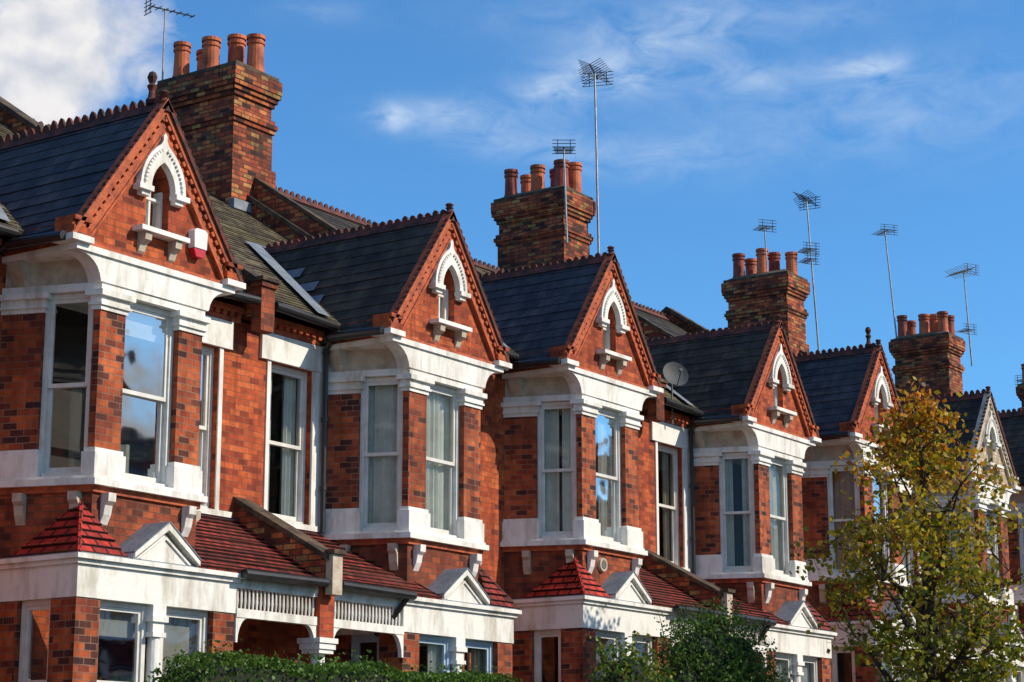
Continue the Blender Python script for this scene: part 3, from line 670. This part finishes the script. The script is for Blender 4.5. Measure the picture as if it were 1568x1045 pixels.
def shrub(name, cx, cy, lobes, nleaf, mats, seed, size, spikes=0):
    rr = random.Random(seed); mb = MB(); zb = zg(cx)
    for _ in range(5):
        mb.cyl('bark', (cx + rr.uniform(-.2, .2), cy + rr.uniform(-.1, .1), zb - .1), (cx + rr.uniform(-.5, .5), cy + rr.uniform(-.3, .3), zb + 1.6), .05, .02, 7)
    tot = sum(l[3] * l[4] for l in lobes)
    for (lx, ly, lz, r, rz) in lobes:
        n1, n2 = 8, 6; grid = []
        for j in range(n2 + 1):
            ph = math.pi * j / n2; row = []
            for i in range(n1):
                th = 2 * math.pi * i / n1; q = .66 * rr.uniform(.85, 1.1)
                row.append((lx + r * q * math.sin(ph) * math.cos(th), ly + r * q * math.sin(ph) * math.sin(th), lz + rz * q * math.cos(ph)))
            grid.append(row)
        for j in range(n2):
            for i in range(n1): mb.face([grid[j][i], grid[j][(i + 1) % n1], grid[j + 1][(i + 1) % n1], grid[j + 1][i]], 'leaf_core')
        for _ in range(int(nleaf * r * rz / tot)):
            d = Vector((rr.gauss(0, 1), rr.gauss(0, 1), rr.gauss(0, 1))).normalized(); q = rr.uniform(.66, 1.0) + .10 * math.sin(d.x * 9 + d.z * 7) + abs(rr.gauss(0, .05))
            leaf(mb, (lx + d.x * r * q, ly + d.y * r * q, lz + d.z * rz * q), rr.uniform(.7, 1.3) * size, rr.choice(mats), rr)
    for _ in range(spikes):
        l = rr.choice(lobes); th = rr.uniform(0, 6.28); b = Vector((l[0] + math.cos(th) * l[3] * .7, l[1] + math.sin(th) * l[3] * .7, l[2] + l[4] * .6))
        t = b + Vector((rr.uniform(-.15, .15), rr.uniform(-.1, .1), rr.uniform(.25, .42)))
        mb.cyl('bark', b, t, .008, .003, 4)
        for i in range(24): leaf(mb, b.lerp(t, rr.random()) + Vector((rr.gauss(0, .03), rr.gauss(0, .03), 0)), size, rr.choice(mats), rr)
    return mb.build(name, None, (cx, cy, zb))
shrub("laurel_shrub", 22.5, 13.6, [(22.35, 13.6, 2.80, .5, .8), (22.8, 13.7, 2.65, .5, .75), (22.1, 13.6, 2.3, .42, .7), (22.5, 13.6, 1.6, .65, .9)], 7000, ['leaf_md', 'leaf_dk', 'leaf_gr'], 5, .06, 14)
sx_ = 1.25
shrub("evergreen_shrub", 23.6 + sx_, 13.8, [(23.2 + sx_, 13.8, 3.3, .62, .75), (23.75 + sx_, 13.85, 3.5, .6, .75), (24.3 + sx_, 13.8, 3.3, .6, .8), (24.9 + sx_, 13.8, 2.8, .55, .8), (22.8 + sx_, 13.7, 2.8, .5, .8), (23.7 + sx_, 13.8, 2.2, 1.15, 1.3)], 22000, ['leaf_dk', 'leaf_md', 'leaf_md'], 6, .045, 36)

def tree(name, x, y, seed, H=6.3, nclu=215, RS=1.0):
    rr = random.Random(seed); mb = MB(); lf = MB(); z0 = zg(x) - .1
    e = bpy.data.objects.new(name, None); bpy.context.collection.objects.link(e); e.location = (x, y, z0)
    base = Vector((x, y, z0))
    spine = [base + Vector((0, 0, 0)), base + Vector((.03, 0, 1.4)), base + Vector((-.05, .03, 2.5)), base + Vector((.05, 0, 3.6)), base + Vector((0, .03, 4.7)), base + Vector((.03, 0, 5.5)), base + Vector((0, 0, H))]
    rad = [.17, .14, .12, .085, .05, .028, .01]
    for i in range(6): mb.cyl('bark', spine[i], spine[i + 1], rad[i], rad[i + 1], 9)
    nodes = []
    def prof(z):
        pts = [(1.8, .9), (2.4, 1.35), (3.2, 1.72), (4.1, 1.75), (4.8, 1.42), (5.4, .95), (5.9, .5), (6.4, .12)]
        for (a, r), (b, q) in zip(pts, pts[1:]):
            if a <= z <= b: return (r + (q - r) * (z - a) / (b - a)) * RS
        return .1
    def sp(z):
        for i in range(6):
            a, b = spine[i], spine[i + 1]
            if a.z <= z <= b.z: return a.lerp(b, (z - a.z) / (b.z - a.z)), rad[i] + (rad[i + 1] - rad[i]) * (z - a.z) / (b.z - a.z)
        return spine[-1], .01
    for i in range(17):
        zz = 1.7 + i * .26; th = i * 2.4 + rr.uniform(-.4, .4)
        p, r = sp(z0 + zz); tz = min(6.0, zz + rr.uniform(.9, 1.5)); L = prof(tz) * rr.uniform(.65, .95)
        end = Vector((x + math.cos(th) * L, y + math.sin(th) * L, z0 + tz))
        mid = p.lerp(end, .5) + Vector((rr.uniform(-.1, .1), rr.uniform(-.1, .1), -.1))
        q = [p, p.lerp(mid, .55), mid, mid.lerp(end, .5) + Vector((0, 0, .05)), end]; rs = [r * .6, r * .5, r * .36, r * .22, .007]
        for j in range(4):
            mb.cyl('bark', q[j], q[j + 1], rs[j], rs[j + 1], 6); nodes.append((q[j + 1], rs[j + 1]))
    for i in range(3, 7): nodes.append((spine[i], rad[i]))
    clus = []
    while len(clus) < nclu:
        zz = rr.uniform(1.9, 6.4); rmax = prof(zz); th = rr.uniform(0, 6.28); r = rmax * (rr.random() ** .5) * rr.uniform(.85, 1.12)
        if math.sin(th * 3 + zz * 2.3) + math.sin(th * 5 - zz * 3.1) < -.75: continue
        if rr.random() > .25 + rmax / 1.75: continue
        clus.append(Vector((x + math.cos(th) * r, y + math.sin(th) * r, z0 + zz)))
    for c in clus:
        nd, nr = min(nodes, key=lambda q: (q[0] - c).length + (.3 if q[0].z > c.z else 0))
        m_ = nd.lerp(c, .5) + Vector((rr.uniform(-.08, .08), rr.uniform(-.08, .08), -.04))
        mb.cyl('bark', nd, m_, min(nr, .012), .008, 5); mb.cyl('bark', m_, c, .008, .003, 4)
        hgt = (c.z - z0 - 2.0) / 4.5; kk = rr.random()
        for _ in range(3):
            t2 = c + Vector((rr.gauss(0, .2), rr.gauss(0, .2), rr.gauss(.02, .18))); mb.cyl('bark', c, t2, .005, .003, 3)
        for _ in range(rr.randint(16, 66)):
            p = c + Vector((rr.gauss(0, .15), rr.gauss(0, .15), rr.gauss(0, .13)))
            u = rr.random() * .40 + kk * .26 + hgt * .66
            m = 'leaf_or' if u > .93 else ('leaf_ye' if u > .62 else 'leaf_gr')
            if rr.random() < .08: m = 'leaf_br'
            leaf(lf, p, rr.uniform(.06, .12), m, rr)
    mb.build("trunk_and_branches", e, (x, y, z0)); lf.build("leaves", e, (x, y, z0))
tree("street_tree", 26.75, 11.4, 11, RS=.88)
tree("street_tree", 36.4, 11.4, 23, RS=.85)

# ------------------------------------------------------------------ antennas
def antenna(x, y, ztop, zbase, heads, lean=(0, 0), r=.02):
    mb = MB()
    t = Vector((x + lean[0], y + lean[1], ztop)); b = Vector((x, y, zbase))
    mb.cyl('metal', b, t, r, r * .8, 8)
    for (dz_, az, L, n, el, kind) in heads:
        c = t + Vector((0, 0, -dz_)); d = Vector((math.cos(az), math.sin(az), .04)); w = Vector((-math.sin(az), math.cos(az), 0))
        mb.cyl('darkmetal', c - d * L * .35, c + d * L * .65, .012, n=6)
        for i in range(n):
            p = c + d * L * (-.3 + .93 * i / (n - 1)); l = el * (1 - .25 * i / n)
            if kind == 'x':
                for sg in (-1, 1): mb.cyl('darkmetal', p - w * l * .5 + Vector((0, 0, sg * l * .25)), p + w * l * .5 - Vector((0, 0, sg * l * .25)), .007, n=5)
            else: mb.cyl('darkmetal', p - w * l * .5, p + w * l * .5, .008, n=5)
        p = c - d * L * .38
        for j in range(-2, 3): mb.cyl('darkmetal', p - w * el * .55 + Vector((0, 0, j * .07)), p + w * el * .55 + Vector((0, 0, j * .07)), .008, n=5)
        for q in (-.3, .3): mb.cyl('darkmetal', p + w * el * q + Vector((0, 0, -.15)), p + w * el * q + Vector((0, 0, .15)), .009, n=5)
    mb.build("tv_antenna", None, (x, y, zbase))
antenna(23.16, 22.90, 14.42, 12.6, [(.02, -.25, .85, 7, .22, 's')], r=.016)
antenna(33.86, 21.15, 16.1, 12.0, [(0.0, 3.5, .8, 8, .60, 'x')], lean=(-.10, 0), r=.026)
antenna(32.76, 21.2, 14.25, 12.3, [(0.05, .6, .45, 6, .42, 's')], lean=(-.10, 0), r=.022)
antenna(42.7, 21.9, 15.0, 13.2, [(0.0, .9, .5, 6, .42, 's')], lean=(-.15, 0), r=.02)
antenna(43.75, 21.15, 15.85, 12.0, [(0.05, 3.3, .7, 7, .50, 'x'), (1.3, .9, .5, 7, .40, 's'), (1.55, .9, .5, 6, .35, 's')], lean=(-.25, .08), r=.024)
antenna(52.5, 22.9, 17.3, 13.2, [(0.02, .9, .7, 7, .50, 's')], lean=(-.4, .12), r=.026)
antenna(53.4, 21.15, 16.1, 13.4, [(0.0, 1.1, .9, 9, .5, 'x'), (1.7, 1.0, .5, 6, .40, 's')], lean=(-.15, .05), r=.024)
antenna(62.4, 23.0, 14.75, 13.4, [(0.05, .1, .8, 7, .40, 's')], r=.024)

def dish(x, y, z, r, m, az):
    mb = MB(); d = Vector((math.cos(az), math.sin(az), .35)).normalized(); u = d.cross(Vector((0, 0, 1))).normalized(); w = u.cross(d)
    c = Vector((x, y, z)); rings = [0, .35, .7, 1.0]; n = 20; prev = None
    for q in rings:
        row = [c + (u * math.cos(6.2832 * i / n) + w * math.sin(6.2832 * i / n)) * r * q + d * (.18 * r * q * q * 1.4) for i in range(n)]
        if prev:
            for i in range(n): mb.face([prev[i], prev[(i + 1) % n], row[(i + 1) % n], row[i]], m)
        prev = row
    mb.cyl('greyp', c - w * r * .9 + d * .05, c + d * r * 1.2 - w * r * .2, .010, n=6); mb.cyl('greyp', c + d * r * 1.2 - w * r * .2, c + d * r * 1.0 - w * r * .15, .03, n=8)
    mb.cyl('greyp', c, c - d * .12, .02, n=6); mb.cyl('greyp', c - d * .12, (x - d.x * .12, y - d.y * .12, z - .8), .018, n=6)
    mb.build("satellite_dish", None, (x, y, z))
dish(29.15, 16.75, 8.50, .23, 'dishgrey', -2.2)
dish(23.55, 17.2, 8.80, .24, 'darkmetal', -2.2)
mb = MB(); ax, az_ = C0 - G + .62, 7.66
mb.xz('alarmwhite', [(ax - .10, az_ + .10), (ax + .10, az_ + .10), (ax + .11, az_ + .30), (ax + .07, az_ + .33), (ax - .07, az_ + .33), (ax - .11, az_ + .30)], 15.80, 15.898)
mb.xz('alarmred', [(ax - .10, az_ + .098), (ax + .10, az_ + .098), (ax + .06, az_ + .0), (ax - .06, az_ + .0)], 15.81, 15.898)
mb.build("burglar_alarm_box", None, (ax, 15.9, az_))

# ------------------------------------------------------------------ world
SUN_EL, SUN_AZ = math.radians(34), math.atan2(-.90, .44)
w = bpy.data.worlds.new("World"); bpy.context.scene.world = w; w.use_nodes = True
nt = w.node_tree; bg = nt.nodes["Background"]
sky = nt.nodes.new("ShaderNodeTexSky"); sky.sky_type = 'NISHITA'; sky.sun_disc = False
sky.sun_elevation = SUN_EL; sky.sun_rotation = math.pi / 2 - SUN_AZ
sky.air_density = 1.0; sky.dust_density = .4; sky.ozone_density = 3.0
tc = nt.nodes.new("ShaderNodeTexCoord"); sx = nt.nodes.new("ShaderNodeSeparateXYZ"); nt.links.new(tc.outputs["Generated"], sx.inputs[0])
def mth(op, a, b=None, c=None, clamp=False):
    n = nt.nodes.new("ShaderNodeMath"); n.operation = op; n.use_clamp = clamp
    for i, v in enumerate((a, b, c)):
        if v is None: continue
        if isinstance(v, (int, float)): n.inputs[i].default_value = v
        else: nt.links.new(v, n.inputs[i])
    return n.outputs[0]
azn = mth('MULTIPLY', mth('ARCTAN2', sx.outputs[1], sx.outputs[0]), 57.2958)
eln = mth('MULTIPLY', mth('ARCSINE', sx.outputs[2]), 57.2958)
cmb = nt.nodes.new("ShaderNodeCombineXYZ"); nt.links.new(azn, cmb.inputs[0]); nt.links.new(eln, cmb.inputs[1])
def wn(scale, st, rot=0, det=7, dist=0., rough=.6, off=0):
    mp = nt.nodes.new("ShaderNodeMapping"); mp.inputs["Scale"].default_value = st; mp.inputs["Rotation"].default_value = (0, 0, rot); mp.inputs["Location"].default_value = (off, off, 0)
    nt.links.new(cmb.outputs[0], mp.inputs[0]); n = nt.nodes.new("ShaderNodeTexNoise"); n.inputs["Scale"].default_value = scale
    n.inputs["Detail"].default_value = det; n.inputs["Roughness"].default_value = rough; n.inputs["Distortion"].default_value = dist
    nt.links.new(mp.outputs[0], n.inputs[0]); return n.outputs["Fac"]
def blob(a0, e0, sa, se, amp, rot=0):
    da = mth('SUBTRACT', azn, a0); de = mth('SUBTRACT', eln, e0); c_, s_ = math.cos(rot), math.sin(rot)
    p = mth('ADD', mth('MULTIPLY', da, c_ / sa), mth('MULTIPLY', de, s_ / sa)); q = mth('ADD', mth('MULTIPLY', da, -s_ / se), mth('MULTIPLY', de, c_ / se))
    d2 = mth('ADD', mth('MULTIPLY', p, p), mth('MULTIPLY', q, q))
    return mth('MULTIPLY', mth('EXPONENT', mth('MULTIPLY', d2, -1.0)), amp)
def ssum(l):
    r = l[0]
    for x in l[1:]: r = mth('ADD', r, x)
    return r
wisps = ssum([blob(36.3, 18.9, 2.0, .45, .5), blob(38.1, 18.8, .5, .32, 1.0), blob(34.6, 18.1, 2.2, .40, .50, .1), blob(31.2, 20.2, 2.8, .9, .68, -.25), blob(33.2, 19.6, .9, .4, .5), blob(27.5, 19.8, 1.2, .35, .45), blob(24.1, 19.9, 1.1, .35, .65), blob(40.2, 21.6, 1.2, .35, .2), blob(24, 18.8, 6, 1.4, .32), blob(30.5, 17.6, 2.5, .6, .32), blob(29, 21.5, 6, .7, .3)])
wns = wn(.55, (1, 2.2, 1), -.3, 8, .6, .62)
wfac = mth('MULTIPLY', mth('MULTIPLY', mth('SUBTRACT', wns, .30, clamp=True), 3.2), wisps, clamp=True)
cum = ssum([blob(47.6, 20.6, 3.5, 2.5, 1.18), blob(49.4, 18.0, 2.6, 1.7, .9)])
cn = wn(.55, (1, 1.3, 1), 0, 9, .3, .58, 4)
cfac = mth('MULTIPLY', mth('SUBTRACT', mth('ADD', mth('MULTIPLY', cn, 1.2), cum), 1.05, clamp=True), 1.7, clamp=True)
away = mth('MULTIPLY', mth('SUBTRACT', 8.0, azn), .1, clamp=True)  # unseen clouds added away from the view, to vary the window reflections
gn = wn(.06, (1, 2.0, 1), 0, 8, .3, .55, 9)
gfac = mth('MULTIPLY', mth('MULTIPLY', mth('SUBTRACT', gn, .45, clamp=True), 8, clamp=True), away)
tint = nt.nodes.new("ShaderNodeMix"); tint.data_type = 'RGBA'; tint.blend_type = 'MULTIPLY'; tint.inputs[0].default_value = 1
nt.links.new(sky.outputs[0], tint.inputs[6]); tint.inputs[7].default_value = (.64, 1.22, 1.62, 1)
def wmix(a, fac, col):
    n = nt.nodes.new("ShaderNodeMix"); n.data_type = 'RGBA'; nt.links.new(fac, n.inputs[0]); nt.links.new(a, n.inputs[6])
    if isinstance(col, tuple): n.inputs[7].default_value = rgba(col)
    else: nt.links.new(col, n.inputs[7])
    return n.outputs[2]
c1 = wmix(tint.outputs[2], mth('MULTIPLY', wfac, .72), (6.2, 7.3, 8.6))
sh = ramp(nt, [(.35, (5.4, 5.7, 6.3)), (.62, (8.4, 8.1, 7.9))]); nt.links.new(wn(.6, (1, 1.2, 1), 0, 5, .2, .5, 2), sh.inputs[0])
c2 = wmix(c1, mth('MULTIPLY', cfac, .93), sh.outputs[0]); c3 = wmix(c2, gfac, (4.2, 4.4, 4.7))
nt.links.new(c3, bg.inputs[0]); bg.inputs[1].default_value = .113

sd = bpy.data.lights.new("sun", 'SUN'); sd.energy = 4.8; sd.angle = math.radians(.5); sd.color = (1, .88, .70)
so = bpy.data.objects.new("sun", sd); bpy.context.collection.objects.link(so)
dv = Vector((math.cos(SUN_AZ) * math.cos(SUN_EL), math.sin(SUN_AZ) * math.cos(SUN_EL), math.sin(SUN_EL)))
so.rotation_euler = dv.to_track_quat('Z', 'Y').to_euler(); so.location = dv * 60

# ------------------------------------------------------------------ camera
cd = bpy.data.cameras.new("camera"); cd.lens = 72.2; cd.sensor_width = 36; cd.clip_end = 3000
co = bpy.data.objects.new("camera", cd); bpy.context.collection.objects.link(co)
co.location = (0, 0, 1.6); co.rotation_euler = (math.radians(90 + 12.6), 0, math.radians(34.5 - 90))
sc = bpy.context.scene; sc.camera = co
sc.view_settings.view_transform = 'Standard'; sc.view_settings.look = 'None'; sc.view_settings.exposure = 0
